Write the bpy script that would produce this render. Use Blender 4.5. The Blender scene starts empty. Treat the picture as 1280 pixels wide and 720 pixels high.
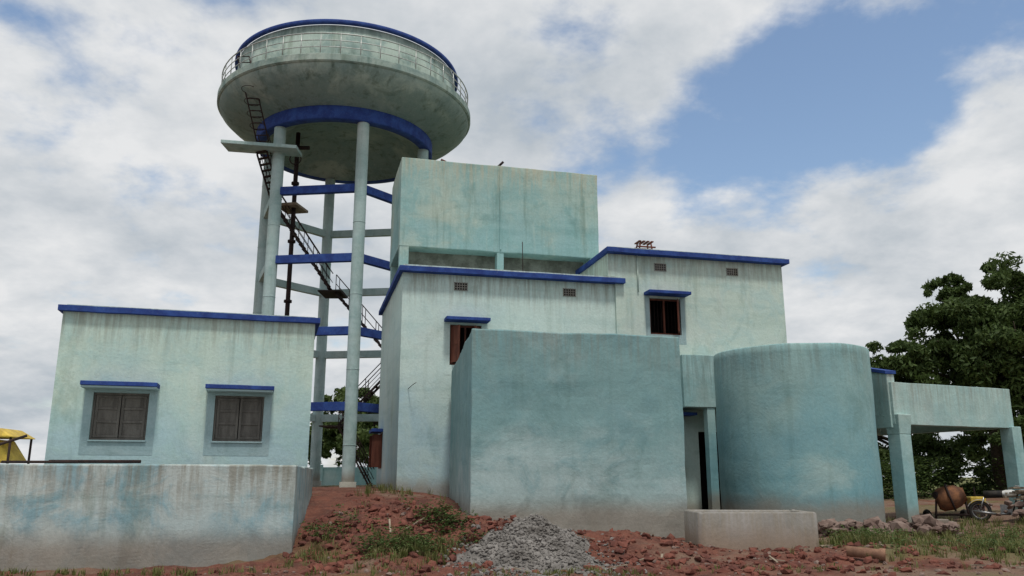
import bpy, math, random, bmesh
import numpy as np
from mathutils import Vector, noise, Matrix
random.seed(7); rng=np.random.default_rng(7)
sc=bpy.context.scene
sc.view_settings.view_transform='Standard'; sc.view_settings.look='None'; sc.view_settings.exposure=0

# ------------------------------------------------------------ materials
class NT:
    def __init__(s,name):
        s.m=bpy.data.materials.new(name); s.m.use_nodes=True
        s.t=s.m.node_tree; s.n=s.t.nodes; s.l=s.t.links
        s.b=s.n['Principled BSDF']; s.tc=s.n.new('ShaderNodeTexCoord')
        s.b.inputs['Specular IOR Level'].default_value=0.2
    def put(s,sock,v):
        if isinstance(v,bpy.types.NodeSocket): s.l.new(v,sock)
        elif isinstance(v,(tuple,list)): sock.default_value=tuple(v)+((1,) if len(v)==3 and len(sock.default_value)==4 else ())
        else: sock.default_value=v
    def noise(s,scale,detail=5,rough=.55,stretch=None,dist=0,off=0):
        src=s.tc.outputs['Object']
        mp=s.n.new('ShaderNodeMapping'); s.l.new(src,mp.inputs[0])
        mp.inputs['Location'].default_value=(off,off*1.7,off*.6)
        if stretch: mp.inputs['Scale'].default_value=stretch
        no=s.n.new('ShaderNodeTexNoise'); s.l.new(mp.outputs[0],no.inputs['Vector'])
        no.inputs['Scale'].default_value=scale; no.inputs['Detail'].default_value=detail
        no.inputs['Roughness'].default_value=rough; no.inputs['Distortion'].default_value=dist
        return no.outputs[0]
    def mr(s,v,a,b,c=0,d=1,smooth=True):
        k=s.n.new('ShaderNodeMapRange'); k.clamp=True
        if smooth:k.interpolation_type='SMOOTHSTEP'
        s.put(k.inputs[0],v)
        for i,x in enumerate((a,b,c,d)): k.inputs[i+1].default_value=x
        return k.outputs[0]
    def math(s,op,a,b=0):
        k=s.n.new('ShaderNodeMath'); k.operation=op; s.put(k.inputs[0],a); s.put(k.inputs[1],b); return k.outputs[0]
    def mix(s,f,a,b,mode='MIX'):
        k=s.n.new('ShaderNodeMix'); k.data_type='RGBA'; k.blend_type=mode
        s.put(k.inputs[0],f); s.put(k.inputs[6],a); s.put(k.inputs[7],b); return k.outputs[2]
    def z(s):
        k=s.n.new('ShaderNodeSeparateXYZ'); s.l.new(s.tc.outputs['Object'],k.inputs[0]); return k.outputs
    def col(s,v): s.put(s.b.inputs['Base Color'],v)
    def bump(s,h,st=.3,d=.02):
        k=s.n.new('ShaderNodeBump'); k.inputs['Strength'].default_value=st; k.inputs['Distance'].default_value=d
        s.l.new(h,k.inputs['Height']); s.l.new(k.outputs[0],s.b.inputs['Normal'])
def ds(c,f=.86):
    g=.25*c[0]+.6*c[1]+.15*c[2]; return tuple(g+(x-g)*f for x in c)
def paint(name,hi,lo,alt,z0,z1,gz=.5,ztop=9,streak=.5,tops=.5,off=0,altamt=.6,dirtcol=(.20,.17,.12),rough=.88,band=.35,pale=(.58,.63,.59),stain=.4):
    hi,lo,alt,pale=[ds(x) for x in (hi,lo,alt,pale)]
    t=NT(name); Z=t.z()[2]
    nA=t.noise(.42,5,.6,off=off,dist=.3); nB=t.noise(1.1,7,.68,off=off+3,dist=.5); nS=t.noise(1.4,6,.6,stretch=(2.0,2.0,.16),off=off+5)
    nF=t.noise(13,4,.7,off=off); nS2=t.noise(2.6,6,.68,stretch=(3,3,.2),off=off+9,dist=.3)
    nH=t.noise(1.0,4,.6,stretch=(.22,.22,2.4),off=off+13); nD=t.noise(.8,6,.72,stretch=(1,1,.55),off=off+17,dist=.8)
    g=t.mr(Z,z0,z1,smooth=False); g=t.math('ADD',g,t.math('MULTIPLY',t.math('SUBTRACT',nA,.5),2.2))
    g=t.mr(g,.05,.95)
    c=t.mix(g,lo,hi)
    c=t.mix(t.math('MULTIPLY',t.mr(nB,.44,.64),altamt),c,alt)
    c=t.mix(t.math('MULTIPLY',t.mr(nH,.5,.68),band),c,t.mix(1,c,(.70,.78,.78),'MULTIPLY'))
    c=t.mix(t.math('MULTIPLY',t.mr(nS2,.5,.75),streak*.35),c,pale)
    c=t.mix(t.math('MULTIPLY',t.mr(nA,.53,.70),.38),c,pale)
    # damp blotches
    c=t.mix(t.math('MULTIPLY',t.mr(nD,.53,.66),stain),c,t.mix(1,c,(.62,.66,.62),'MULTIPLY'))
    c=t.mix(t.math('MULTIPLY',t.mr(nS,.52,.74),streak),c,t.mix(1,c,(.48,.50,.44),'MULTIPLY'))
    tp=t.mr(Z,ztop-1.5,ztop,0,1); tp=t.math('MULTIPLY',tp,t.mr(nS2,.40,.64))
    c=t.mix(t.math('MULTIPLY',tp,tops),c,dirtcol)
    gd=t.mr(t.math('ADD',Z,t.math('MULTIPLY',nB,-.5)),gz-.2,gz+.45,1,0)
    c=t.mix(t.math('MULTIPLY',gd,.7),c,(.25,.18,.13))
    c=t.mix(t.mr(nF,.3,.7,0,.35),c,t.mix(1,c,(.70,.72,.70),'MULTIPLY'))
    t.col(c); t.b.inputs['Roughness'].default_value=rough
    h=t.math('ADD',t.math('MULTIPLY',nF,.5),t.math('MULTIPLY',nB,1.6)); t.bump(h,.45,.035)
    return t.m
def simple(name,c1,c2,scale=6,rough=.7,metal=0,bs=.3,stretch=None):
    t=NT(name); n=t.noise(scale,5,.65,stretch=stretch); n2=t.noise(scale*6,3,.6)
    c=t.mix(t.mr(n,.35,.65),c1,c2); c=t.mix(t.mr(n2,.4,.75,0,.4),c,t.mix(1,c,(.5,.5,.5),'MULTIPLY'))
    t.col(c); t.b.inputs['Roughness'].default_value=rough; t.b.inputs['Metallic'].default_value=metal
    t.bump(n2,bs,.01); return t.m

M={}
M['left']=paint('mint_plaster',(.52,.66,.57),(.38,.56,.60),(.40,.60,.57),2.4,5.0,1.4,6.4,.28,.45,off=1)
M['bluegrey']=paint('blue_grey_tone',(.33,.46,.48),(.30,.44,.47),(.36,.48,.50),2.4,5.0,1.2,6.4,.2,.2,off=6,pale=(.4,.5,.52))  # darker blue-grey for window bands, sills and soffits
M['main']=paint('pale_mint_plaster',(.55,.69,.64),(.40,.58,.63),(.48,.64,.62),1.5,5.5,1.2,8.8,.28,.5,off=12)
M['rblock']=paint('mint_plaster_upper',(.52,.63,.55),(.47,.62,.58),(.40,.57,.55),4,8,.5,10.1,.35,.5,off=22)
M['tank']=paint('roof_tank_plaster',(.36,.51,.46),(.26,.46,.47),(.22,.43,.43),10.6,13.5,0,14.4,.55,.75,off=33,dirtcol=(.46,.44,.33),altamt=.75,pale=(.54,.57,.46))
M['box']=paint('teal_plaster',(.19,.36,.37),(.37,.50,.50),(.16,.33,.36),1.0,3.2,.75,5.4,.22,.35,off=41,pale=(.40,.52,.51))
M['cyl']=paint('teal_plaster_round',(.27,.45,.44),(.16,.37,.42),(.21,.41,.43),1.2,4.6,.75,5.4,.30,.5,off=57,pale=(.42,.53,.50),dirtcol=(.15,.19,.17))
M['wall']=paint('weathered_tank_plaster',(.47,.55,.53),(.40,.52,.53),(.21,.41,.48),0,2.1,.25,2.05,.60,.6,off=63,altamt=.85,band=.7,stain=.6)
M['port']=paint('portico_plaster',(.38,.56,.53),(.22,.44,.46),(.30,.49,.49),.8,4.5,.5,4.6,.30,.4,off=71)
M['tower']=paint('tower_paint',(.38,.51,.49),(.44,.58,.58),(.26,.42,.41),2,19,1.5,22.6,.40,.4,off=83)
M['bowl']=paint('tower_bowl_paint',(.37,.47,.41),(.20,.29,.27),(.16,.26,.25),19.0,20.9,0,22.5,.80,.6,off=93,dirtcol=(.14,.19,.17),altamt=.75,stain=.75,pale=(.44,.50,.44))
def blue(name,off):
    t=NT(name); n=t.noise(2.5,7,.65,off=off); n2=t.noise(18,5,.6,off=off)
    c=t.mix(t.mr(n,.35,.7),(.020,.042,.18),(.034,.080,.28)); c=t.mix(t.mr(n2,.55,.8,0,.5),c,(.15,.19,.28))
    t.col(c); t.b.inputs['Roughness'].default_value=.8; t.bump(n2,.3,.01); return t.m
M['blue']=blue('blue_trim_paint',0)
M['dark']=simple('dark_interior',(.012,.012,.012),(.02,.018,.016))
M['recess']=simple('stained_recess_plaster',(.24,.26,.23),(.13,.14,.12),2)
M['rust']=simple('rusty_steel',(.050,.030,.026),(.028,.022,.022),8,.8,.2)
M['rustor']=simple('rusted_orange_steel',(.26,.12,.06),(.12,.06,.04),5,.85,.1)
M['shut']=simple('weathered_wood_shutter',(.17,.155,.14),(.11,.10,.09),6,.85,stretch=(1,1,.2))
M['redwood']=simple('red_brown_wood',(.16,.055,.035),(.09,.03,.02),6,.7,stretch=(1,1,.2))
M['steel']=simple('pale_railing_steel',(.50,.52,.50),(.34,.36,.34),6,.45,.5)
M['cement']=paint('raw_cement',(.29,.27,.25),(.24,.21,.19),(.20,.19,.175),0,.9,.15,.95,.5,.5,off=99,pale=(.37,.35,.33))
M['wood']=simple('grey_timber',(.33,.27,.20),(.20,.16,.12),5,.85)
M['bark']=simple('bark',(.09,.07,.05),(.05,.04,.03),5,.9,bs=.8)
M['clay']=simple('clay_pipe',(.30,.17,.11),(.22,.12,.08),8,.8)
M['yellow']=simple('yellow_paint',(.66,.47,.08),(.46,.32,.06),4,.5)
M['black']=simple('black_rubber',(.02,.02,.02),(.04,.035,.03),10,.75)
M['white']=simple('dusty_white_paint',(.6,.6,.58),(.4,.38,.34),8,.5)
M['chrome']=simple('dull_metal',(.4,.4,.4),(.25,.25,.25),10,.35,.8)
M['stone']=simple('rubble_stone',(.22,.16,.135),(.13,.085,.07),1.5,.9,bs=.6)
M['red']=simple('laterite_stone',(.19,.070,.050),(.095,.038,.03),1.6,.95,bs=.6)
M['grey']=simple('gravel_stone',(.23,.215,.20),(.12,.11,.10),2.5,.95,bs=.6)
def leaf(name,c1,c2,c3,s=.5):
    t=NT(name); n=t.noise(s,3,.6); n2=t.noise(9,2,.5)
    c=t.mix(t.mr(n,.35,.65),c1,c2); c=t.mix(t.mr(n2,.45,.7,0,.8),c,c3); t.col(c); t.b.inputs['Roughness'].default_value=.6
    tr=t.n.new('ShaderNodeBsdfTranslucent'); t.l.new(c,tr.inputs[0])
    mx=t.n.new('ShaderNodeMixShader'); mx.inputs[0].default_value=.3
    out=t.n['Material Output']; t.l.new(t.b.outputs[0],mx.inputs[1]); t.l.new(tr.outputs[0],mx.inputs[2]); t.l.new(mx.outputs[0],out.inputs[0])
    return t.m
M['leaf']=leaf('mango_leaves',(.042,.072,.020),(.070,.112,.030),(.11,.15,.045))
M['leaf2']=leaf('light_leaves',(.06,.10,.03),(.09,.13,.04),(.12,.15,.05))
M['grass']=leaf('grass_blades',(.11,.14,.035),(.17,.17,.06),(.22,.20,.10),2)

# ------------------------------------------------------------ mesh helpers
class Frame:
    def __init__(s,ox,oy,ang): s.o=(ox,oy); s.c=math.cos(ang); s.s=math.sin(ang)
    def p(s,a,b,z): return (s.o[0]+a*s.c-b*s.s, s.o[1]+a*s.s+b*s.c, z)
W=Frame(0,0,0)
class MB:
    def __init__(s): s.v=[]; s.f=[]; s.sm=[]
    def add(s,vs,fs,sm=False):
        k=len(s.v); s.v+=[tuple(p) for p in vs]; s.f+=[tuple(i+k for i in f) for f in fs]; s.sm+=[sm]*len(fs)
    def hexa(s,b,t): s.add(list(b)+list(t),[(3,2,1,0),(4,5,6,7),(0,1,5,4),(1,2,6,5),(2,3,7,6),(3,0,4,7)])
    def box(s,F,a0,a1,b0,b1,z0,z1):
        q=[(a0,b0),(a1,b0),(a1,b1),(a0,b1)]
        s.hexa([F.p(a,b,z0) for a,b in q],[F.p(a,b,z1) for a,b in q])
    def tube(s,p0,p1,r0,r1=None,n=12,cap=True):
        r1=r0 if r1 is None else r1
        p0=Vector(p0);p1=Vector(p1);d=(p1-p0).normalized()
        x=d.orthogonal().normalized();y=d.cross(x)
        vs=[p0+(x*math.cos(2*math.pi*i/n)+y*math.sin(2*math.pi*i/n))*r0 for i in range(n)]+[p1+(x*math.cos(2*math.pi*i/n)+y*math.sin(2*math.pi*i/n))*r1 for i in range(n)]
        s.add(vs,[(i,(i+1)%n,n+(i+1)%n,n+i) for i in range(n)],True)
        if cap:
            k=len(s.v)-2*n; s.f+=[tuple(k+i for i in reversed(range(n))),tuple(k+n+i for i in range(n))]; s.sm+=[False,False]
    def path(s,pts,r,n=8):
        for i in range(len(pts)-1): s.tube(pts[i],pts[i+1],r,r,n)
    def bar(s,p0,p1,w,h):
        p0=Vector(p0);p1=Vector(p1);d=(p1-p0); e=Vector((-d.y,d.x,0)).normalized()*w/2; u=Vector((0,0,h/2))
        s.hexa([p0-e-u,p1-e-u,p1+e-u,p0+e-u],[p0-e+u,p1-e+u,p1+e+u,p0+e+u])
    def lathe(s,cx,cy,prof,n=96,sm=True):
        vs=[];m=len(prof)
        for i in range(n):
            a=2*math.pi*i/n
            for r,z in prof: vs.append((cx+r*math.cos(a),cy+r*math.sin(a),z))
        s.add(vs,[(i*m+j,((i+1)%n)*m+j,((i+1)%n)*m+j+1,i*m+j+1) for i in range(n) for j in range(m-1)],sm)
    def torus(s,c,ax,R,r,n=32,k=8):
        ax=Vector(ax).normalized();x=ax.orthogonal().normalized();y=ax.cross(x);c=Vector(c);vs=[]
        for i in range(n):
            a=2*math.pi*i/n;d=x*math.cos(a)+y*math.sin(a)
            for j in range(k):
                b=2*math.pi*j/k; vs.append(c+d*(R+r*math.cos(b))+ax*r*math.sin(b))
        s.add(vs,[(i*k+j,((i+1)%n)*k+j,((i+1)%n)*k+(j+1)%k,i*k+(j+1)%k) for i in range(n) for j in range(k)],True)
    def obj(s,name,mat,parent=None,bevel=0,smooth_all=False,wob=0,cuts=20):
        me=bpy.data.meshes.new(name); me.from_pydata(s.v,[],s.f); me.update()
        me.polygons.foreach_set('use_smooth',[True]*len(s.f) if smooth_all else s.sm)
        if wob:   # hand-laid plaster: surfaces and arrises are never dead straight
            bm=bmesh.new(); bm.from_mesh(me); bmesh.ops.subdivide_edges(bm,edges=bm.edges,cuts=cuts,use_grid_fill=True)
            for v in bm.verts:
                q=v.co; n=noise.noise_vector((q.x*.7,q.y*.7,q.z*.7))*wob+noise.noise_vector((q.x*2.5+9,q.y*2.5,q.z*2.5))*wob*.45
                v.co=q+Vector(n)
            bm.to_mesh(me); bm.free()
        me.materials.append(M[mat]); o=bpy.data.objects.new(name,me); sc.collection.objects.link(o)
        if parent: o.parent=parent
        if bevel:
            b=o.modifiers.new('bev','BEVEL'); b.width=bevel; b.segments=2; b.limit_method='ANGLE'; b.angle_limit=.9
        return o
def empty(name):
    o=bpy.data.objects.new(name,None); sc.collection.objects.link(o); return o
def block(mb,F,a0,a1,b0,b1,z0,z1,ops=(),dep=.28):
    A=sorted({a0,a1,*[x for o in ops for x in o[:2]]}); Z=sorted({z0,z1,*[x for o in ops for x in o[2:]]})
    for i in range(len(A)-1):
        for j in range(len(Z)-1):
            ca=(A[i]+A[i+1])/2; cz=(Z[j]+Z[j+1])/2
            if any(o[0]<ca<o[1] and o[2]<cz<o[3] for o in ops): continue
            mb.add([F.p(A[i],b0,Z[j]),F.p(A[i+1],b0,Z[j]),F.p(A[i+1],b0,Z[j+1]),F.p(A[i],b0,Z[j+1])],[(0,1,2,3)])
    for x0,x1,y0,y1 in ops:
        c=[(x0,y0),(x1,y0),(x1,y1),(x0,y1)]
        for k in range(4):
            p,q=c[k],c[(k+1)%4]
            mb.add([F.p(p[0],b0,p[1]),F.p(p[0],b0+dep,p[1]),F.p(q[0],b0+dep,q[1]),F.p(q[0],b0,q[1])],[(0,1,2,3)])
    P=F.p
    mb.add([P(a1,b0,z0),P(a1,b1,z0),P(a1,b1,z1),P(a1,b0,z1)],[(0,1,2,3)])
    mb.add([P(a1,b1,z0),P(a0,b1,z0),P(a0,b1,z1),P(a1,b1,z1)],[(0,1,2,3)])
    mb.add([P(a0,b1,z0),P(a0,b0,z0),P(a0,b0,z1),P(a0,b1,z1)],[(0,1,2,3)])
    mb.add([P(a0,b0,z1),P(a1,b0,z1),P(a1,b1,z1),P(a0,b1,z1)],[(0,1,2,3)])
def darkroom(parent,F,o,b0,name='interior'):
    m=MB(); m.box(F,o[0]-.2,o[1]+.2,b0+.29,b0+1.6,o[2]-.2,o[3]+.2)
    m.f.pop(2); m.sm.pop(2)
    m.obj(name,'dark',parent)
def vent(parent,F,a,z,b0,w=.46,h=.27):
    m=MB(); m.box(F,a-w/2,a+w/2,b0-.004,b0+.02,z-h/2,z+h/2); m.obj('vent_hole','dark',parent)
    m=MB()
    for i in range(6):
        x=a-w/2+w*i/5; m.box(F,x-.013,x+.013,b0-.03,b0+.01,z-h/2-.02,z+h/2+.02)
    for j in range(4):
        y=z-h/2+h*j/3; m.box(F,a-w/2-.02,a+w/2+.02,b0-.024,b0+.01,y-.012,y+.012)
    m.obj('vent_grille','cement',parent)

# ------------------------------------------------------------ terrain
def sst(x,a,b):
    t=min(1,max(0,(x-a)/(b-a))); return t*t*(3-2*t)
def hbase(x,y):
    gx=np.interp(x,[-30,-7,-3.8,-1.5,.5,4.5,8,10.5,12,14,16,30],[.9,1.25,1.25,.95,.75,.35,.5,.35,.22,.30,.6,.9])
    h=gx*sst(y,17,24.5)
    h+=.86*math.exp(-((x+2.7)/2.0)**2-((y-19.0)/1.7)**2)
    h+=.46*math.exp(-((x+.2)/1.1)**2-((y-18.6)/1.2)**2)
    h+=.40*math.exp(-((x-2.3)/1.5)**2-((y-18.8)/1.2)**2)
    h+=.20*math.exp(-((x-8.5)/3.5)**2-((y-18.2)/1.0)**2)
    h-=.08*sst(-x,3,7)*(1-sst(y,16,19))
    h+=.06
    return h
def hh(x,y):
    h=hbase(x,y)
    if -35<x<35 and 5<y<60:
        rough=.40+1.0*math.exp(-((x+1.0)/4.5)**2-((y-18.5)/3)**2)
        h+=rough*(.12*noise.noise((x*1.1,y*1.1,0))+.10*noise.noise((x*3,y*3,4))+.06*noise.noise((x*8,y*8,9)))
    return h
xs=np.concatenate([-np.geomspace(1500,20,22),np.arange(-18,22,.12),np.geomspace(24,1500,22)])
ys=np.concatenate([-np.geomspace(400,4,10),np.arange(2,13,.6),np.arange(13,27,.10),np.arange(27,45,.35),np.geomspace(46,2500,22)])
vs=[(x,y,hh(x,y)) for y in ys for x in xs]
nx=len(xs); fs=[(j*nx+i,j*nx+i+1,(j+1)*nx+i+1,(j+1)*nx+i) for j in range(len(ys)-1) for i in range(nx-1)]
t=NT('red_earth_ground'); n1=t.noise(.5,5,.6); n2=t.noise(2.2,7,.7,off=4); n3=t.noise(16,5,.75,off=2); n4=t.noise(.28,4,.6,off=8)
X=t.z()
c=t.mix(t.mr(n2,.35,.65),(.19,.074,.050),(.10,.042,.032))
c=t.mix(t.mr(n3,.50,.72,0,.75),c,(.26,.14,.10))
tan=t.mix(t.mr(n3,.4,.65),(.25,.18,.13),(.16,.11,.08))
side=t.mr(X[0],3,9,.0,.13)
c=t.mix(t.math('MULTIPLY',t.mr(t.math('ADD',n1,side),.50,.66),.7),c,tan)
gr=t.mix(t.mr(n3,.4,.6),(.09,.11,.035),(.16,.15,.06))
c=t.mix(t.mr(t.math('ADD',n4,side),.62,.76,0,.6),c,gr)
c=t.mix(t.mr(X[1],32,60),c,gr)
t.col(c); t.b.inputs['Roughness'].default_value=.95
t.bump(t.math('ADD',n3,n2),.9,.06); M['ground']=t.m
g=MB(); g.v=vs; g.f=fs; g.sm=[True]*len(fs); g.obj('ground','ground')

def ico():
    bm=bmesh.new(); bmesh.ops.create_icosphere(bm,subdivisions=1,radius=1); bm.verts.ensure_lookup_table()
    v=np.array([p.co[:] for p in bm.verts]); f=[tuple(q.index for q in p.verts) for p in bm.faces]; bm.free(); return v,f
IV,IF=ico()
def stones(name,mat,pts,smin,smax,parent=None,zoff=0,pw=4.5):
    V=[];Fc=[];k=0
    for (x,y,z) in pts:
        s=smin+(smax-smin)*rng.random()**pw
        v=IV*(1+.7*(rng.random((len(IV),1))-.5))*np.array([1,.55+.5*rng.random(),.35+.45*rng.random()])*s
        a=rng.random(3)*6.3; R=np.array(Matrix.Rotation(a[0],3,'Z')@Matrix.Rotation(a[1]*.15,3,'X'))
        v=v@R.T+np.array([x,y,z+s*.15+zoff]); V.append(v); Fc+=[tuple(i+k for i in f) for f in IF]; k+=len(IV)
    me=bpy.data.meshes.new(name); me.from_pydata(np.concatenate(V).tolist(),[],Fc); me.materials.append(M[mat])
    o=bpy.data.objects.new(name,me); sc.collection.objects.link(o)
    if parent:o.parent=parent
    return o
pts=[]
for cx,cy,sx,sy,n in [(-2.6,18.3,2.2,1.3,3200),(.8,18,2.2,1.0,1100),(-4,24,.9,3,300),(5,17.8,3.5,1.1,1200),(1,16.2,4.5,.8,1500),(10,19,4,1.8,800)]:
    for i in range(n):
        x=rng.normal(cx,sx);y=rng.normal(cy,sy)
        if y<13.5 or (x<-4.6 and y>16.3): continue
        if noise.noise((x*1.3,y*1.3,5))<-.12 and rng.random()<.8: continue
        pts.append((x,y,hh(x,y)))
stones('laterite_rubble','red',pts,.012,.13)
pts=[]
for i in range(1800):
    x=rng.uniform(-8,15);y=rng.uniform(14.5,20)
    if x<-4.6 and y>16: continue
    pts.append((x,y,hh(x,y)))
stones('scattered_stones','stone',pts,.010,.08)
gp=empty('gravel_pile')
GX,GY=.46,17.0
def gh(x,y):
    r=math.hypot((x-GX)/1.4,(y-GY)/1.6)
    ang=math.atan2(y-GY,x-GX)
    r*=1+.12*math.sin(3*ang+1)+.06*math.sin(7*ang)
    return hh(x,y)-.05+ 1.0*max(0,1-r)**1.05*(1-.18*math.exp(-r*r*8))+.06*noise.noise((x*4,y*4,2))
m=MB(); NN=70; vs=[]
for j in range(NN+1):
    for i in range(NN+1):
        x=GX-1.8+3.6*i/NN; y=GY-1.9+3.8*j/NN; vs.append((x,y,gh(x,y)))
m.add(vs,[(j*(NN+1)+i,j*(NN+1)+i+1,(j+1)*(NN+1)+i+1,(j+1)*(NN+1)+i) for j in range(NN) for i in range(NN)],True)
m.obj('heap','grey',gp)
pts=[]
while len(pts)<6500:
    x=rng.normal(GX,.72);y=rng.normal(GY-.3,.85)
    if abs(x-GX)<2.1 and abs(y-GY)<2.7: pts.append((x,y,max(gh(x,y),hh(x,y))))
stones('gravel','grey',pts,.010,.065,gp,pw=3)

def grass(name,patches,mat='grass',broad=False):
    V=[];Fc=[];k=0
    for cx,cy,sx,sy,n,h in patches:
        for i in range(n):
            bx=rng.normal(cx,sx);by=rng.normal(cy,sy)
            if by<13.6: continue
            if bx<-4.45 and by>16.35 and cy<30: continue
            if math.hypot(bx-GX,by-GY)<1.0: continue
            bz=hh(bx,by)
            for b in range(10 if not broad else 14):
                a=rng.random()*6.28; L=h*(.4+.8*rng.random()); lean=(.15+.6*rng.random())*L; w=.006+.006*rng.random()
                if broad: w=.018+.018*rng.random()
                dx,dy=math.cos(a),math.sin(a); ox=bx+rng.normal(0,.04);oy=by+rng.normal(0,.04); px,py=-dy*w,dx*w
                if broad:
                    zb=bz+rng.random()*h; ox+=rng.normal(0,.09); oy+=rng.normal(0,.09); l=.05+.06*rng.random()
                    if cy>30: l*=2.2; px*=2.2; py*=2.2; ox+=rng.normal(0,.3); oy+=rng.normal(0,.3)
                    V+=[(ox,oy,zb),(ox+dx*l*.5+px,oy+dy*l*.5+py,zb+l*.35),(ox+dx*l,oy+dy*l,zb+l*.1),(ox+dx*l*.5-px,oy+dy*l*.5-py,zb+l*.25)]; Fc.append((k,k+1,k+2,k+3)); k+=4
                else:
                    V+=[(ox-px,oy-py,bz-.02),(ox+px,oy+py,bz-.02),(ox+dx*lean*.4+px*.7,oy+dy*lean*.4+py*.7,bz+L*.6),(ox+dx*lean*.4-px*.7,oy+dy*lean*.4-py*.7,bz+L*.6),(ox+dx*lean,oy+dy*lean,bz+L)]
                    Fc+=[(k,k+1,k+2,k+3),(k+3,k+2,k+4)]; k+=5
    me=bpy.data.meshes.new(name); me.from_pydata(V,[],Fc); me.materials.append(M[mat])
    o=bpy.data.objects.new(name,me); sc.collection.objects.link(o); return o
grass('grass',[(-2.0,17.0,.5,.4,120,.20),(-3.9,17.4,.4,.5,50,.16),(-6.6,15.9,2.2,.2,90,.13),(-1.4,15.3,1.4,.3,30,.10),(1.2,15.2,.6,.15,40,.10),
   (8.2,19.4,.5,.4,130,.28),(10.6,18.0,1.4,.9,280,.19),(11.8,20.5,1.8,1.2,260,.22),(13,23.5,2.2,1.5,200,.25),(5.0,16.0,1.6,.3,30,.10),(-3.8,26,.8,2,60,.25)])
grass('weeds',[(-2.2,17.1,.38,.25,75,.30),(-1.5,18.3,.35,.25,50,.28),(8.1,19.6,.45,.3,60,.36),(12.5,20.6,.8,.5,45,.32),(-4.0,17.9,.35,.35,22,.22),(10.2,18.2,1.0,.4,30,.22),(-.9,17.6,.3,.3,12,.2)],'leaf2',True)

# ------------------------------------------------------------ left building
LF=Frame(-12.9,23.0,math.atan2(.2847,.959))
lb=empty('pump_house_building')
ow=[(1.04,2.52,2.78,4.12),(4.33,5.73,2.78,4.12)]
m=MB(); block(m,LF,0,7.1,.22,6.4,0,6.42,ow,.16); m.obj('walls','left',lb)
m=MB(); m.box(LF,-.12,7.25,.06,6.6,6.422,6.59); m.obj('roof_slab','blue',lb,.02,wob=.015)
m=MB(); m.box(LF,.05,7.1,.35,6.3,6.595,6.66); m.obj('roof_top','left',lb)
for o in ow:
    m=MB(); m.box(LF,o[0]-.26,o[1]+.26,-.42,.22,4.26,4.38); m.obj('window_sunshade','blue',lb,.015,wob=.01,cuts=8)
    m=MB(); m.box(LF,o[0]-.24,o[1]+.24,-.38,.218,4.205,4.255); m.obj('sunshade_soffit','bluegrey',lb)
    # thin blue-grey band round the opening, reaching further below it
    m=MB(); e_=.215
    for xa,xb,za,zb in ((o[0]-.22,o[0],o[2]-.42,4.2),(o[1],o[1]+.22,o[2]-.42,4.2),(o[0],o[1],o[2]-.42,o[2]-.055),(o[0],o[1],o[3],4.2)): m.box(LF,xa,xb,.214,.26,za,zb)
    m.obj('window_band','bluegrey',lb)
    mid=(o[0]+o[1])/2; fr=MB(); pn=MB()
    fr.box(LF,o[0],o[1],.30,.37,o[2],o[2]+.06); fr.box(LF,o[0],o[1],.30,.37,o[3]-.06,o[3])
    fr.box(LF,o[0],o[0]+.06,.302,.37,o[2]+.06,o[3]-.06); fr.box(LF,o[1]-.06,o[1],.302,.37,o[2]+.06,o[3]-.06)
    for x0,x1 in ((o[0]+.07,mid-.012),(mid+.012,o[1]-.07)):
        z0,z1=o[2]+.07,o[3]-.07
        pn.box(LF,x0,x1,.350,.365,z0,z1)
        for xa,xb in ((x0,x0+.07),(x1-.07,x1)): fr.box(LF,xa,xb,.312,.349,z0,z1)
        for q in (0,.37,.70,1):
            zc=z0+.035+(z1-z0-.07)*q; fr.box(LF,x0+.07,x1-.07,.316,.349,zc-.035,zc+.035)
    fr.obj('window_frame','shut',lb,.004); pn.obj('window_panels','shut',lb)
    m=MB(); m.box(LF,o[0]-.02,o[1]+.02,.16,.30,o[2]-.05,o[2]-.002); m.obj('window_sill','bluegrey',lb,.01)

# ------------------------------------------------------------ foreground tank (left)
TF=Frame(-4.51,17.5,math.radians(10))
tw=empty('ground_water_tank')
m=MB(); m.box(TF,-13,0,0,6.2,-.4,2.0); m.obj('tank_walls','wall',tw,.03,wob=.03,cuts=36)
m=MB(); m.tube(TF.p(-4.9,.35,2.06),TF.p(-3.1,.15,2.06),.035); m.tube(TF.p(-5.8,.4,2.05),TF.p(-4.3,.2,2.05),.028); m.obj('iron_pipe','rust')

# ------------------------------------------------------------ main building
F=Frame(-3.81,28.0,math.atan2(.2402,.9707))
mb_=empty('treatment_plant_building')
o1=(1.73,2.87,5.60,7.05)
m=MB(); block(m,F,0,8.0,.3,8.4,-.3,8.86,[o1]); m.obj('front_block_walls','main',mb_)
darkroom(mb_,F,o1,.3)
m=MB(); m.box(F,-.15,8.33,0,8.6,8.862,9.05); m.obj('front_block_roof_slab','blue',mb_,.02,wob=.015)
m=MB(); m.box(F,.0,8.2,.15,8.5,9.055,9.13); m.obj('front_block_roof_top','main',mb_)
vent(mb_,F,2.1,8.45,.3); vent(mb_,F,6.2,8.45,.3)
o2=(9.35,10.62,7.0,8.40); o3=(11.1,12.1,.5,3.4)
m=MB(); block(m,F,8.002,15.1,.2,9,-.3,10.03,[o2,o3]); m.obj('right_block_walls','rblock',mb_)
m=MB(); m.box(F,7.72,8.0,.2,9,9.15,10.03); m.obj('right_block_side_strip','rblock',mb_)
darkroom(mb_,F,o2,.2); darkroom(mb_,F,o3,.2)
m=MB(); m.box(F,7.6,15.3,-.1,9.2,10.032,10.22); m.obj('right_block_roof_slab','blue',mb_,.02,wob=.015)
m=MB(); m.box(F,7.75,15.2,.05,9.1,10.225,10.28); m.obj('right_block_roof_top','rblock',mb_)
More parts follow.
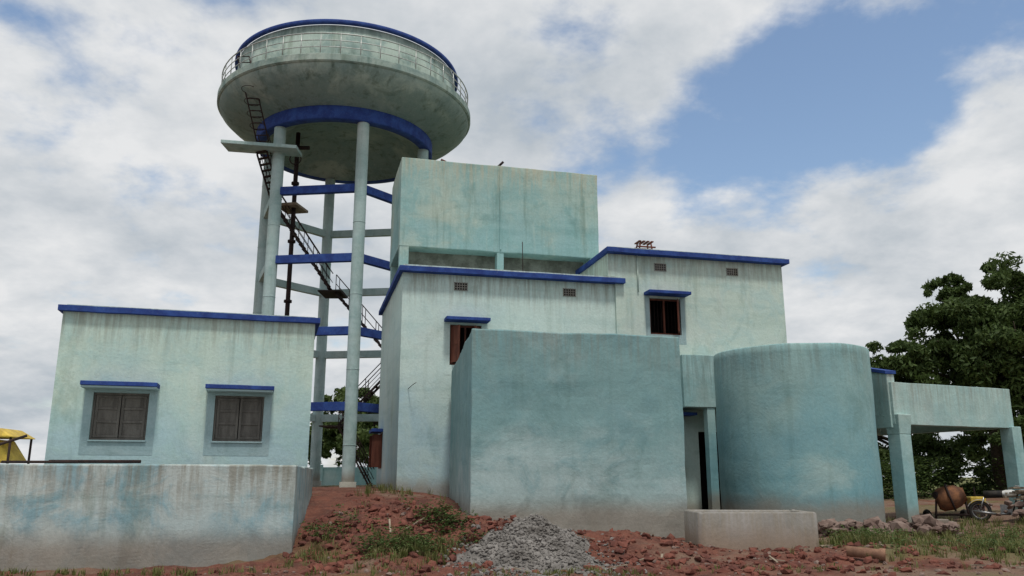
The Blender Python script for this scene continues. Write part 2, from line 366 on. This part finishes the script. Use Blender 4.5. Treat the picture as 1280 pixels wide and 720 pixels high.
vent(mb_,F,9.85,9.62,.2); vent(mb_,F,12.9,9.62,.2)
for o,b in ((o1,.3),(o2,.2)):
    m=MB(); m.box(F,o[0]-.22,o[1]+.22,b-.55,b,o[3]+.08,o[3]+.20); m.obj('window_sunshade','blue',mb_,.015)
    m=MB()
    for xa,xb,za,zb in ((o[0],o[1],o[3]-.07,o[3]),(o[0],o[1],o[2],o[2]+.07),(o[0],o[0]+.07,o[2]+.07,o[3]-.07),(o[1]-.07,o[1],o[2]+.07,o[3]-.07),((o[0]+o[1])/2-.03,(o[0]+o[1])/2+.03,o[2]+.07,o[3]-.07)):
        m.box(F,xa,xb,b+.10,b+.18,za,zb)
    for xh,sgn in ((o[0]+.05,1),(o[1]-.05,-1)):
        if o is o2 and sgn==1: continue
        G=Frame(*F.p(xh,b+.06,0)[:2],math.atan2(F.s,F.c)+(-sgn*math.radians(68) if sgn==1 else math.radians(180+62)))
        w=.56; z0,z1=o[2]+.08,o[3]-.08
        m.box(G,0,w,-.012,.012,z0+.05,z1-.05)
        for aa,bb in ((0,.07),(w-.07,w)): m.box(G,aa,bb,-.022,.022,z0,z1)
        for q in (0,.5,1): m.box(G,.07,w-.07,-.020,.020,z0+(z1-z0-.07)*q,z0+(z1-z0-.07)*q+.07)
    m.obj('window_shutters','redwood',mb_,.004)
    m=MB()
    for i in range(1,9):
        x=o[0]+(o[1]-o[0])*i/9; m.tube(F.p(x,b+.22,o[2]),F.p(x,b+.22,o[3]),.009,n=6)
    m.obj('window_bars','rust',mb_)
    m=MB()
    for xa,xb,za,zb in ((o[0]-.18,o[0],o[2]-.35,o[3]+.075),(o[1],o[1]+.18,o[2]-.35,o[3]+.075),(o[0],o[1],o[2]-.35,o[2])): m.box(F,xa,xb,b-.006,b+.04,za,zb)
    m.obj('window_band','bluegrey' if o is o2 else 'main',mb_)  # thin band beside and below the window, blue-grey on the right block
m=MB(); m.box(F,-.45,0,6.0,7.6,3.55,3.68); m.obj('side_sunshade','blue',mb_,.01)
m=MB(); m.box(F,-.03,.02,6.2,7.4,2.1,3.5); m.box(F,-.42,-.03,6.15,6.2,2.15,3.45); m.box(F,-.42,-.03,7.4,7.45,2.15,3.45); m.obj('side_window','redwood',mb_)
rt=empty('rooftop_water_tank')
m=MB(); m.box(F,.1,8.4,3.0,6.7,10.6,14.3); m.obj('tank_body','tank',rt,.03,wob=.025,cuts=28)
m=MB()
for a,w in ((.1,.42),(4.02,.34),(7.98,.42)):
    for b in (3.02,6.28): m.box(F,a+.03,a+w-.03,b+.002,b+.38,9.132,10.62)
m.obj('tank_piers','tank',rt,.01)
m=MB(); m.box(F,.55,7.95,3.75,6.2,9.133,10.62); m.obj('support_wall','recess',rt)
m=MB(); m.box(F,4.15,4.22,2.955,3.05,10.7,14.22); m.obj('joint_rib','tank',rt,.01)
m=MB(); m.tube(F.p(4.1,3.1,14.3),F.p(4.3,3.0,14.50),.05); m.tube(F.p(4.3,3.0,14.48),F.p(4.05,3.4,14.36),.03); m.obj('tank_inlet_pipe','rust',rt)
m=MB(); m.tube(F.p(1.9,3.1,14.3),F.p(1.7,3.05,14.36),.05); m.obj('loose_brick','redwood',rt)
m=MB(); m.tube(F.p(4.6,1.0,9.13),F.p(4.58,1.0,10.5),.015,n=6); m.obj('lightning_rod','rust')
st=MB()
for a in (0,.55):
    for b in (0,.4): st.tube(F.p(9.05+a,.3+b,10.28),F.p(9.15+a*.75,.35+b*.8,10.66),.03,n=6)
st.box(F,9.0,9.75,.3,.36,10.42,10.47); st.box(F,9.0,9.75,.62,.68,10.42,10.47)
for k in range(4): st.box(F,9.05+.17*k,9.15+.17*k,.28,.75,10.64,10.68)
st.obj('wooden_stool','redwood')
m=MB(); m.path([F.p(.30,.3,4.72),F.p(.40,.0,4.82),F.p(.52,-.15,4.90)],.012,6); m.obj('wall_hook','rust',mb_)
m=MB(); m.tube(F.p(8.9,.16,8.6),F.p(8.9,.16,10.02),.03,n=8); m.obj('drain_pipe','rblock',mb_)
m=MB(); m.box(F,10.05,16.5,-.94,.195,4.2,6.09); m.obj('porch_parapet','cyl',mb_,.02,wob=.015)
m=MB(); m.box(F,10.95,11.25,-.9,-.6,0,4.22); m.box(F,14.6,14.9,-.9,-.6,0,4.22); m.obj('porch_columns','cyl',mb_)
m=MB(); m.box(F,10.0,10.75,-.5,.19,3.95,4.05); m.obj('porch_door_shade','blue',mb_)

# ------------------------------------------------------------ front tanks
ft=empty('filter_tank')
m=MB()
q=[(-.99,20.0),(4.42,21.3),(2.7,28.9),(-2.1,28.35)]
m.hexa([(x,y,-.3) for x,y in q],[(x,y,5.35) for x,y in q]); m.obj('tank_walls','box',ft,.04,wob=.03,cuts=30)
ct=empty('round_clarifier_tank')
m=MB()
prof=[(2.27,-.3+.29*i) for i in range(20)]+[(2.27,5.39),(2.24,5.43),(2.05,5.43),(2.03,5.37),(2.03,4.9),(0.01,4.9)]
m.lathe(8.51,25,prof,128)
m.v=[tuple(Vector(p)+Vector(noise.noise_vector((p[0]*.9,p[1]*.9,p[2]*.9)))*.03) for p in m.v]
m.obj('tank_shell','cyl',ct)
m=MB(); m.lathe(8.51,25,[(2.48,-.2),(2.5,.42),(2.2,.50)],96); m.obj('footing','cement',ct)

# ------------------------------------------------------------ portico
po=empty('entrance_portico')
PF=Frame(11.5,25.0,math.atan2(2.1,4.7))
def taper(mb,x,y,F2,w0,w1,z0,z1):
    b=[F2.p(a*w0/2,c*w0/2,0) for a,c in ((-1,-1),(1,-1),(1,1),(-1,1))]; t_=[F2.p(a*w1/2,c*w1/2,0) for a,c in ((-1,-1),(1,-1),(1,1),(-1,1))]
    ox,oy=F2.o
    mb.hexa([(p[0]-ox+x,p[1]-oy+y,z0) for p in b],[(p[0]-ox+x,p[1]-oy+y,z1) for p in t_])
m=MB()
taper(m,11.7,25.12,PF,.46,.46,-.2,3.0)
taper(m,11.7,25.12,PF,.46,.56,3.0,3.6)
taper(m,16.3,27.15,PF,.44,.44,-.2,3.35)
taper(m,13.9,30.0,PF,.42,.42,-.2,4.0)
m.obj('columns','port',po,.02)
m=MB(); m.box(PF,-.05,5.3,-.12,.16,3.30,4.57); m.obj('front_beam','port',po,.02,wob=.015)
m=MB(); m.box(PF,5.04,5.3,.18,5.0,3.30,4.55); m.box(PF,-.05,5.3,5.01,5.2,3.3,4.54); m.obj('rear_beams','port',po,.02)
m=MB()
b0=Vector((11.42,24.95,0)); b1=b0+Vector((-.2402,.9707,0))*6.0; e=Vector((.26,.06,0))
zz=lambda p,z:(p.x,p.y,z)
m.hexa([zz(b0,3.2),zz(b0+e,3.2),zz(b1+e,3.3),zz(b1,3.3)],[zz(b0,4.82),zz(b0+e,4.82),zz(b1+e,6.1),zz(b1,6.1)]); m.obj('side_beam','port',po,.02)
m=MB(); b0b=b0+Vector((-.05,-.05,0)); e2=Vector((.36,.08,0))
m.hexa([zz(b0b,4.825),zz(b0b+e2,4.825),zz(b1+e2,6.105),zz(b1-e*.2,6.105)],[zz(b0b,4.92),zz(b0b+e2,4.92),zz(b1+e2,6.2),zz(b1-e*.2,6.2)]); m.obj('side_beam_coping','blue',po)
m=MB(); m.box(PF,.2,5.0,.17,5.0,3.9,4.1); m.obj('roof_slab','port',po)

cf=Frame(4.15,18.9,math.radians(2)); tr=empty('cement_trough')
def roundbox(F2,a0,a1,b0,b1,z0,z1,r,th):
    def ring(o,z):
        P=[]; rr=max(r-o,.02)
        for cx,cy,s in ((a1-o-rr,b0+o+rr,-90),(a1-o-rr,b1-o-rr,0),(a0+o+rr,b1-o-rr,90),(a0+o+rr,b0+o+rr,180)):
            for k in range(7):
                t_=math.radians(s+15*k); P.append(F2.p(cx+rr*math.cos(t_),cy+rr*math.sin(t_),z+.015*math.sin(cx*5+k)))
        return P
    rings=[ring(0,z0),ring(0,z1-.03),ring(.03,z1),ring(th-.03,z1),ring(th,z1-.03),ring(th,z0+.3)]
    n=len(rings[0]); mm=MB()
    vs=[p for R in rings for p in R]
    mm.add(vs,[(j*n+i,j*n+(i+1)%n,(j+1)*n+(i+1)%n,(j+1)*n+i) for j in range(5) for i in range(n)]+[tuple(5*n+i for i in range(n))],True)
    return mm
m=roundbox(cf,0,2.72,0,1.5,-.3,.98,.16,.12); m.obj('trough_walls','cement',tr)

pts=[]
for i in range(160):
    a=rng.uniform(0,4.2); pts.append((7.4+a,21.2+.25*a+rng.normal(0,.22),hh(7.4+a,21.2+.25*a)+rng.uniform(0,.28)))
stones('stone_plinth','stone',pts,.10,.24,pw=2)
m=MB()
p0=Vector((6.75,17.3,hh(6.75,17.3)+.15)); p1=Vector((7.4,17.0,hh(7.4,17.0)+.14)); d=(p1-p0).normalized()
x_=d.orthogonal().normalized(); y_=d.cross(x_); n=28; L=(p1-p0).length
prof=[(0,.075),(0,.10),(L-.12,.10),(L-.1,.125),(L,.125),(L,.095),(L-.1,.08),(0,.075)]
vs=[p0+d*s+(x_*math.cos(6.2832*i/n)+y_*math.sin(6.2832*i/n))*r for i in range(n) for s,r in prof]; k=len(prof)
m.add(vs,[(i*k+j,((i+1)%n)*k+j,((i+1)%n)*k+j+1,i*k+j+1) for i in range(n) for j in range(k-1)],True); m.obj('clay_pipe','clay')
m=MB()
for i in range(34):
    x=rng.uniform(-6,12);y=rng.uniform(15.2,19.5)
    if x<-4.3 and y>16: continue
    a=rng.random()*3.1; l=rng.uniform(.15,.5); z=hh(x,y)+.06; m.bar((x,y,z),(x+l*math.cos(a),y+l*math.sin(a),hh(x+l*math.cos(a),y+l*math.sin(a))+.06),.04,.018)
m.obj('wood_scraps','wood')

# ------------------------------------------------------------ water tower
tx,ty=-8.67,40.0; wt=empty('elevated_water_tower')
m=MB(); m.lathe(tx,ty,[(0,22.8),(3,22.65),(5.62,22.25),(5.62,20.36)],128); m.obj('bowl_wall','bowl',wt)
m=MB(); m.lathe(tx,ty,[(5.60,22.50),(5.76,22.48),(5.78,22.45),(5.78,22.32),(5.75,22.28),(5.622,22.28)],128); m.obj('roof_rim','blue',wt)
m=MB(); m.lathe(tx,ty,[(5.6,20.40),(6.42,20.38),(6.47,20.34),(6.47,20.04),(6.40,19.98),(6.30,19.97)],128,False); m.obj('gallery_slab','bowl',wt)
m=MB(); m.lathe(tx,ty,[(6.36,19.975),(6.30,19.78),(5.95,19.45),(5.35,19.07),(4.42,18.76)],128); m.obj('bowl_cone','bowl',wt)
m=MB(); m.lathe(tx,ty,[(4.3,18.77),(4.46,18.77),(4.48,18.74),(4.48,18.16),(4.45,18.11),(4.02,18.11),(4.0,18.24)],128); m.obj('ring_beam','blue',wt)
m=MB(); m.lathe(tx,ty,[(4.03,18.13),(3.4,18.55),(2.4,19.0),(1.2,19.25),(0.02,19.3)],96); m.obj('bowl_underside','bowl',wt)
m=MB(); R=6.32
for z,r in ((20.75,.022),(21.08,.022),(21.42,.032)): m.torus((tx,ty,z),(0,0,1),R,r,96,6)
for i in range(44):
    a=2*math.pi*i/44; m.tube((tx+R*math.cos(a),ty+R*math.sin(a),20.36),(tx+R*math.cos(a),ty+R*math.sin(a),21.44),.025,n=6)
m.obj('gallery_railing','steel',wt)
angs=[-67,-127,173,113,53,-7]; cr=4.12
cp=[(tx+cr*math.cos(math.radians(a)),ty+cr*math.sin(math.radians(a))) for a in angs]
m=MB()
for x,y in cp:
    m.tube((x,y,.6),(x,y,18.13),.28,.28,28,False); m.tube((x,y,.6),(x,y,1.55),.36,.36,28)
m.obj('columns','tower',wt)
lev=[14.9,11.55,8.15,4.78]; mbl=MB(); mp=MB()
for z in lev:
    for i in range(6):
        j=(i+1)%6; A=Vector((*cp[i],z)); B=Vector((*cp[j],z)); d=(B-A).normalized()*.2
        tgt=mbl if i in (0,5) else mp
        tgt.bar(A+d,B-d,.26,.38)
mbl.obj('front_braces','blue',wt,.01); mp.obj('rear_braces','tower',wt,.01)
m=MB()
for z in (3.1,6.4,9.8,13.2,16.5):
    for i in range(6): m.tube((*cp[i],z-.012),(*cp[i],z+.012),.290,.290,28)
m.obj('column_lift_joints','tower',wt)
m=MB(); m.tube((-10.8,38.6,1),(-10.8,38.6,18.7),.11,n=14)
for z in (4,7,10,13,16,17.6): m.tube((-10.8,38.6,z-.06),(-10.8,38.6,z+.06),.19,n=14)
m.torus((-10.8,38.35,17.2),(0,1,0),.28,.03,20,6); m.tube((-10.8,38.6,17.9),(-10.2,38.6,17.9),.1)
m.obj('riser_pipe','rust',wt)
m=MB()
def flight(p0,p1,w=.8,rail=True):
    p0=Vector(p0);p1=Vector(p1);d=p1-p0; h=Vector((d.x,d.y,0)).normalized(); e=Vector((-h.y,h.x,0))*w/2; q=Vector((0,0,.02))
    m.bar(p0-e,p1-e,.05,.16); m.bar(p0+e,p1+e,.05,.16)
    n=max(6,int(abs(d.z)/.24))
    for i in range(n+1):
        c=p0+d*i/n; R4=[c-e-h*.09,c-e+h*.09,c+e+h*.09,c+e-h*.09]; m.hexa([v-q for v in R4],[v+q for v in R4])
    if rail:
        for s in (-1,1):
            up=Vector((0,0,.9)); m.tube(p0+e*s+up,p1+e*s+up,.025,n=6); m.tube(p0+e*s+up*.5,p1+e*s+up*.5,.018,n=6)
            for i in range(0,n+1,3): c=p0+d*i/n+e*s; m.tube(c,c+up,.02,n=6)
flight((-11.6,38.7,14.7),(-8.8,38.7,10.6)); flight((-8.5,38.9,10.4),(-5.6,38.9,7.1)); flight((-5.6,39.7,7.0),(-8.2,39.7,4.2)); flight((-8.0,38.6,4.0),(-6.4,38.6,1.2))
flight((-11.4,37.6,14.8),(-11.9,36.5,16.8),.6)
m.box(W,-9.3,-8.2,38.2,39.9,10.42,10.48); m.box(W,-6.2,-5.2,38.4,40.1,7.02,7.08); m.box(W,-8.9,-7.7,38.2,40,4.02,4.08)
m.obj('staircase','rust',wt)
m=MB()
m.hexa([(-13.6,35.7,16.95),(-10.1,35.9,16.75),(-10.1,37.0,16.75),(-13.6,36.8,16.95)],[(-13.6,35.7,17.12),(-10.1,35.9,16.92),(-10.1,37.0,16.92),(-13.6,36.8,17.12)]); m.obj('landing_slab','tower',wt,.02)
m=MB(); m.bar((-11.5,38.9,14.78),(-10.4,38.7,14.78),1.4,.12); m.obj('stair_landing','wood',wt)
m=MB()
L0=Vector((-11.7,35.9,17.1)); L1=Vector((-12.75,35.4,21.2))
for s in (-.28,.28): m.tube(L0+Vector((s,0,0)),L1+Vector((s,0,0)),.035,n=6)
for i in range(15):
    c=L0+(L1-L0)*i/14; m.tube(c-Vector((.28,0,0)),c+Vector((.28,0,0)),.025,n=6)
for i in range(2,12,2):
    c=L0+(L1-L0)*i/14; m.torus(c+Vector((0,-.3,0)),(0,.1,1),.36,.015,16,5)
m.obj('gallery_ladder','rust',wt)

m=MB(); m.box(W,-24,-3,52,52.25,0,2.35)
for i in range(8): m.box(W,-24+i*3,-23.7+i*3,51.94,51.999,0,2.5)
m.obj('compound_wall','port',None,.01)

# ------------------------------------------------------------ trees
def tree(name,base,H,clumps,nleaf,size,mat):
    root=empty(name); m=MB(); bx,by,bz=base
    top=Vector((bx,by,bz+H*.42)); m.tube((bx,by,bz-.3),top,H*.035,H*.022,12)
    for c in clumps:
        cc=Vector(c[:3]); mid=top.lerp(cc,.5)+Vector((rng.normal(0,.3),rng.normal(0,.3),-.2)); m.tube(top,mid,H*.014,H*.009,8); m.tube(mid,cc,H*.009,H*.003,8)
        for k in range(3):
            e=cc+Vector(rng.normal(0,1,3))*c[3]*.5; m.tube(mid.lerp(cc,.6),e,H*.005,H*.0015,6)
    m.obj('trunk','bark',root)
    vol=np.array([c[3]**2 for c in clumps]); vol=vol/vol.sum()
    V=[]
    for c,fv in zip(clumps,vol):
        n=int(nleaf*fv)
        ns=max(8,int(16*c[3]))
        u=rng.normal(size=(ns,3)); u/=np.linalg.norm(u,axis=1)[:,None]
        sub=u*(c[3]*(.30+.78*rng.random((ns,1))**.6))*np.array([1,1,.80])
        sr=c[3]*(.13+.19*rng.random(ns))
        idx=rng.integers(0,ns,n); q=rng.normal(size=(n,3)); q/=np.linalg.norm(q,axis=1)[:,None]
        P=np.array(c[:3])+sub[idx]+q*(sr[idx]*(rng.random(n)**.4))[:,None]*np.array([1,1,.7])
        V.append(P)
    P=np.concatenate(V); n=len(P)
    a=rng.normal(size=(n,3)); a[:,2]-=.4; a/=np.linalg.norm(a,axis=1)[:,None]
    b=np.cross(a,rng.normal(size=(n,3))); b/=np.linalg.norm(b,axis=1)[:,None]
    s=size*(.6+.8*rng.random((n,1)))
    q=np.stack([P-a*s,P+b*s*.36,P+a*s,P-b*s*.36],1).reshape(-1,3)
    me=bpy.data.meshes.new('crown'); me.from_pydata(q.tolist(),[],np.arange(4*n).reshape(-1,4).tolist()); me.materials.append(M[mat])
    o=bpy.data.objects.new('crown',me); sc.collection.objects.link(o); o.parent=root
tree('mango_tree',(24.5,42,.9),13,[(25.6,42,10.9,2.6),(28.6,42.5,10.2,2.9),(22.6,41.5,9.2,2.3),(25.4,40.5,8.0,2.8),(21.2,41.5,7.0,2.2),(23.4,41,6.4,2.4),(24,40.5,4.8,2.6),(28.5,41,6.7,3.2),(19.8,41.8,7.5,1.5),(26.5,40,3.6,2.6),(22.9,42,11.0,1.3),(24.2,43.5,8.8,2.6)],88000,.165,'leaf')
tree('shade_tree',(19.5,48,.9),9,[(19.3,48,7.2,2.0),(21.5,47.5,5.5,2.2),(18.5,47,4.0,2.2),(22,46.5,3,2.3),(17.6,48,5.4,1.5),(25,46,2.6,2.2)],30000,.17,'leaf')
tree('neem_tree',(-12.2,64,.9),9,[(-11.7,64,7.4,2.0),(-13.4,64,6.4,2.0),(-10.2,63.5,6.0,2.0),(-12,63,4.4,2.4),(-14.8,64,4.7,2.2),(-8.8,63.5,4.0,1.8)],22000,.22,'leaf2')
grass('bushes',[(21,43,3.5,1.5,420,2.0),(17.5,42,1.8,1.2,200,1.7),(28,42,3,1.5,200,1.8)],'leaf',True)

# ------------------------------------------------------------ objects by the portico
gz=hh(14.0,27.0)-.12; cm=empty('concrete_mixer')
cxm=13.95
m=MB(); c=Vector((cxm,26.9,gz+.88)); ax=Vector((.80,-.42,.25)).normalized()
x_=ax.orthogonal().normalized(); y_=ax.cross(x_); prof=[(-.42,.05),(-.42,.27),(-.3,.36),(.0,.39),(.22,.33),(.42,.20),(.44,.22),(.42,.17),(.2,.28)]
n=28;k=len(prof)
m.add([c+ax*s+(x_*math.cos(6.2832*i/n)+y_*math.sin(6.2832*i/n))*r for i in range(n) for s,r in prof],[(i*k+j,((i+1)%n)*k+j,((i+1)%n)*k+j+1,i*k+j+1) for i in range(n) for j in range(k-1)],True)
m.obj('drum','rustor',cm)
m=MB(); m.torus(c,ax,.41,.035,32,6)
for dx in (-.55,.55):
    m.tube((cxm+dx,26.9,gz+.1),(cxm+dx*.8,26.9,gz+.95),.035,n=8); m.tube((cxm+dx,26.5,gz+.15),(cxm+dx,27.4,gz+.15),.035,n=8)
m.tube((cxm-.55,26.9,gz+.35),(cxm+.55,26.9,gz+.35),.035,n=8); m.tube((cxm-.5,26.9,gz+.95),(cxm-.4,26.9,gz+.95),.12,n=12)
m.obj('frame','rust',cm)
m=MB()
for dx in (-.6,.6): m.torus((cxm+dx,27.3,gz+.25),(1,0,0),.2,.06,24,8)
m.obj('wheels','black',cm)
m=MB(); m.box(W,cxm+.75,cxm+1.25,27.1,27.6,gz+.65,gz+.9); m.obj('engine_cover','yellow',cm,.03)
m=MB(); m.box(W,cxm+.8,cxm+1.2,27.15,27.55,gz+.1,gz+.648); m.tube((cxm+1,27.3,gz+.9),(cxm+1,27.3,gz+1.2),.03,n=8); m.obj('engine','rust',cm,.02)
mo=empty('motorcycle'); mx,my=14.75,25.4; mg=hh(mx,my)
MF=Frame(mx,my,math.radians(-32))
P=lambda a,b,z:MF.p(a,b,mg+z)
axw=Vector(P(0,1,0))-Vector(P(0,0,0))
m=MB()
for a in (-.64,.64): m.torus(P(a,0,.3),axw,.26,.05,32,8)
m.tube(P(-.5,-.02,.80),P(.0,-.02,.80),.10,.11,12); m.obj('wheels_and_seat','black',mo)
m=MB()
for a in (-.64,.64):
    m.torus(P(a,0,.3),axw,.215,.015,28,6); m.tube(P(a,-.06,.3),P(a,.06,.3),.05,n=12)
    for i in range(12):
        an=6.2832*i/12; m.tube(P(a,0,.3),P(a+.21*math.cos(an),0,.3+.21*math.sin(an)),.004,n=4)
for b in (-.08,.08): m.tube(P(.64,b,.3),P(.42,b,.92),.02,n=8); m.tube(P(-.64,b,.3),P(-.5,b,.7),.022,n=8)
m.path([P(.35,-.33,1.05),P(.45,-.2,1.03),P(.42,0,.96),P(.45,.2,1.03),P(.35,.33,1.05)],.014,8)
m.path([P(.15,-.12,.25),P(-.2,-.14,.22),P(-.8,-.15,.3)],.04,10)
m.tube(P(.45,0,.85),P(.56,0,.85),.09,.10,16); m.box(MF,-.1,.2,-.12,.12,mg+.2,mg+.5)
m.obj('metal_parts','chrome',mo)
m=MB(); m.path([P(.42,0,.9),P(.0,0,.72),P(-.5,0,.7),P(-.64,0,.3)],.025,8); m.path([P(.4,0,.82),P(.2,0,.25),P(-.2,0,.22),P(-.64,0,.3)],.022,8); m.obj('frame','rust',mo)
m=MB()
rings=[(-.02,.08,.07),(.08,.13,.11),(.25,.14,.12),(.36,.08,.08)]
vs=[P(a,w*math.cos(6.2832*i/14),.82+h*math.sin(6.2832*i/14)) for a,w,h in rings for i in range(14)]
m.add(vs,[(j*14+i,j*14+(i+1)%14,(j+1)*14+(i+1)%14,(j+1)*14+i) for j in range(3) for i in range(14)]+[tuple(range(14)),tuple(42+i for i in range(14))],True)
for a in (-.64,.64):
    for k in range(8):
        t0=math.radians(20+17*k);t1=math.radians(20+17*(k+1))
        m.hexa([P(a+.33*math.cos(t),b,.3+.33*math.sin(t)) for t,b in ((t0,-.06),(t1,-.06),(t1,.06),(t0,.06))],[P(a+.345*math.cos(t),b,.3+.345*math.sin(t)) for t,b in ((t0,-.06),(t1,-.06),(t1,.06),(t0,.06))])
m.obj('fuel_tank_and_fenders','white',mo)
m=MB()
for i in range(20):
    z=.42+.08*(i//4); a=rng.normal(0,.12); l=1.0+rng.random()*.5; x=16.1+rng.normal(0,.15); y=24.4+.2*(i%4)
    zq=hh(16,24.5)+z; m.bar((x-l*math.cos(a),y-l*math.sin(a),zq+rng.normal(0,.02)+.05),(x+l*math.cos(a),y+l*math.sin(a),zq+rng.normal(0,.03)),.15,.045)
m.obj('timber_pile','wood')
pts=[(15.9+rng.normal(0,.7),24.2+rng.normal(0,.3),hh(15.8,24.3)+rng.uniform(-.05,.35)) for i in range(170)]
stones('brick_rubble','stone',pts,.08,.18,pw=2)
m=MB(); zb=hh(12.2,24.7); m.box(Frame(12.15,24.3,.3),0,.42,0,.3,zb-.1,zb+.3); m.box(Frame(12.7,24.9,.5),0,.4,0,.3,zb-.1,zb+.22); m.obj('cement_blocks','cement',None,.02)
yt=empty('tractor'); YF=Frame(-13.25,21.2,math.radians(8)); dz=.22
m=MB()
m.hexa([YF.p(a,b,2.50+dz) for a,b in ((-.9,-.7),(.80,-.7),(.80,.7),(-.9,.7))],[YF.p(a,b,2.72+dz) for a,b in ((-.7,-.6),(.45,-.6),(.45,.6),(-.7,.6))])
m.hexa([YF.p(a,b,2.1) for a,b in ((.15,-.5),(.75,-.5),(.75,.5),(.15,.5))],[YF.p(a,b,2.45+dz) for a,b in ((-.1,-.5),(.35,-.5),(.35,.5),(-.1,.5))])
m.obj('canopy_and_hood','yellow',yt,.04)
m=MB()
for a in (-.8,.7):
    for b in (-.6,.6): m.tube(YF.p(a,b,1.4),YF.p(a,b,2.5+dz),.03,n=8)
m.box(YF,-.7,1.3,-.25,.25,1.4,1.99); m.tube(YF.p(-.2,-.9,2.25),YF.p(1.15,-.8,2.75),.035,n=8); m.obj('chassis','rust',yt)
m=MB()
for b in (-.7,.7): m.torus(YF.p(-.4,b,1.5),(0.1,1,0),.5,.17,32,10); m.torus(YF.p(1.1,b*.8,1.3),(0.1,1,0),.3,.1,28,8)
m.obj('wheels','black',yt)

# ------------------------------------------------------------ sky, sun, camera
elev=math.radians(68); hz=Vector((.24,-.97,0)).normalized(); sv=hz*math.cos(elev)+Vector((0,0,math.sin(elev)))
w=bpy.data.worlds.new('World'); sc.world=w; w.use_nodes=True; nt=w.node_tree; N=nt.nodes; Lk=nt.links; N.clear()
out=N.new('ShaderNodeOutputWorld'); sky=N.new('ShaderNodeTexSky'); sky.sky_type='NISHITA'; sky.sun_disc=False
sky.sun_elevation=elev; sky.sun_rotation=math.atan2(hz.x,hz.y); sky.dust_density=1.0; sky.air_density=1.2
bg1=N.new('ShaderNodeBackground'); bg1.inputs[1].default_value=.145; Lk.new(sky.outputs[0],bg1.inputs[0])
bg2=N.new('ShaderNodeBackground'); bg2.inputs[1].default_value=1.0
tc=N.new('ShaderNodeTexCoord'); sep=N.new('ShaderNodeSeparateXYZ'); Lk.new(tc.outputs['Generated'],sep.inputs[0])
def MA(op,a,b=0,c=None):
    k=N.new('ShaderNodeMath'); k.operation=op
    for i,x in enumerate((a,b) if c is None else (a,b,c)):
        if isinstance(x,bpy.types.NodeSocket): Lk.new(x,k.inputs[i])
        else: k.inputs[i].default_value=x
    return k.outputs[0]
def MR(v,a,b,c=0,d=1):
    k=N.new('ShaderNodeMapRange'); k.interpolation_type='SMOOTHSTEP'; Lk.new(v,k.inputs[0])
    for i,x in enumerate((a,b,c,d)): k.inputs[i+1].default_value=x
    return k.outputs[0]
zz2=MA('ADD',MA('MAXIMUM',sep.outputs[2],0),.30)
cmb=N.new('ShaderNodeCombineXYZ'); Lk.new(MA('DIVIDE',sep.outputs[0],zz2),cmb.inputs[0]); Lk.new(MA('DIVIDE',sep.outputs[1],zz2),cmb.inputs[1])
def NZ(scale,detail,rough,dist,off):
    mp=N.new('ShaderNodeMapping'); mp.inputs['Location'].default_value=off; Lk.new(cmb.outputs[0],mp.inputs[0])
    k=N.new('ShaderNodeTexNoise'); Lk.new(mp.outputs[0],k.inputs['Vector']); k.inputs['Scale'].default_value=scale; k.inputs['Detail'].default_value=detail; k.inputs['Roughness'].default_value=rough; k.inputs['Distortion'].default_value=dist
    return k.outputs[0]
c1=NZ(2.6,7,.58,.1,(3.1,1.2,0)); c2=NZ(1.9,6,.55,.2,(7.3,2.2,1)); c3=NZ(6.5,5,.6,.1,(1.3,5.2,3))
def lobe(d,a,b):
    vm=N.new('ShaderNodeVectorMath'); vm.operation='DOT_PRODUCT'; Lk.new(tc.outputs['Generated'],vm.inputs[0]); vm.inputs[1].default_value=Vector(d).normalized()
    return MR(vm.outputs['Value'],a,b)
hole=MA('MULTIPLY',lobe((.345,.93,.40),.982,.999),.20)
hole=MA('ADD',hole,MA('MULTIPLY',lobe((.54,.90,.53),.968,.998),.24))
hole=MA('SUBTRACT',hole,MA('MULTIPLY',lobe((.54,.937,.36),.985,.999),.20))
dens=MA('ADD',MA('ADD',MA('SUBTRACT',c1,hole),.105),MA('MULTIPLY',MA('SUBTRACT',c3,.5),.22))
mask=MR(dens,.37,.57)
shade=MA('ADD',MA('MULTIPLY',c2,.65),MA('MULTIPLY',c3,.35))
rp=N.new('ShaderNodeValToRGB'); Lk.new(shade,rp.inputs[0])
rp.color_ramp.elements[0].position=.38; rp.color_ramp.elements[0].color=(.47,.52,.57,1)
rp.color_ramp.elements[1].position=.60; rp.color_ramp.elements[1].color=(.79,.80,.81,1)
Lk.new(rp.outputs[0],bg2.inputs[0])
mx=N.new('ShaderNodeMixShader'); Lk.new(mask,mx.inputs[0]); Lk.new(bg1.outputs[0],mx.inputs[1]); Lk.new(bg2.outputs[0],mx.inputs[2]); Lk.new(mx.outputs[0],out.inputs[0])
sl=bpy.data.lights.new('sun','SUN'); sl.energy=2.5; sl.angle=math.radians(7); sl.color=(1,.96,.89)
so=bpy.data.objects.new('sun',sl); sc.collection.objects.link(so); so.rotation_euler=sv.to_track_quat('Z','Y').to_euler(); so.location=(0,-10,40)
cam=bpy.data.cameras.new('camera'); co=bpy.data.objects.new('camera',cam); sc.collection.objects.link(co)
cam.sensor_width=36; cam.lens=28.8; cam.clip_end=6000; co.location=(0,0,1.75); co.rotation_euler=(math.radians(103),0,0); sc.camera=co
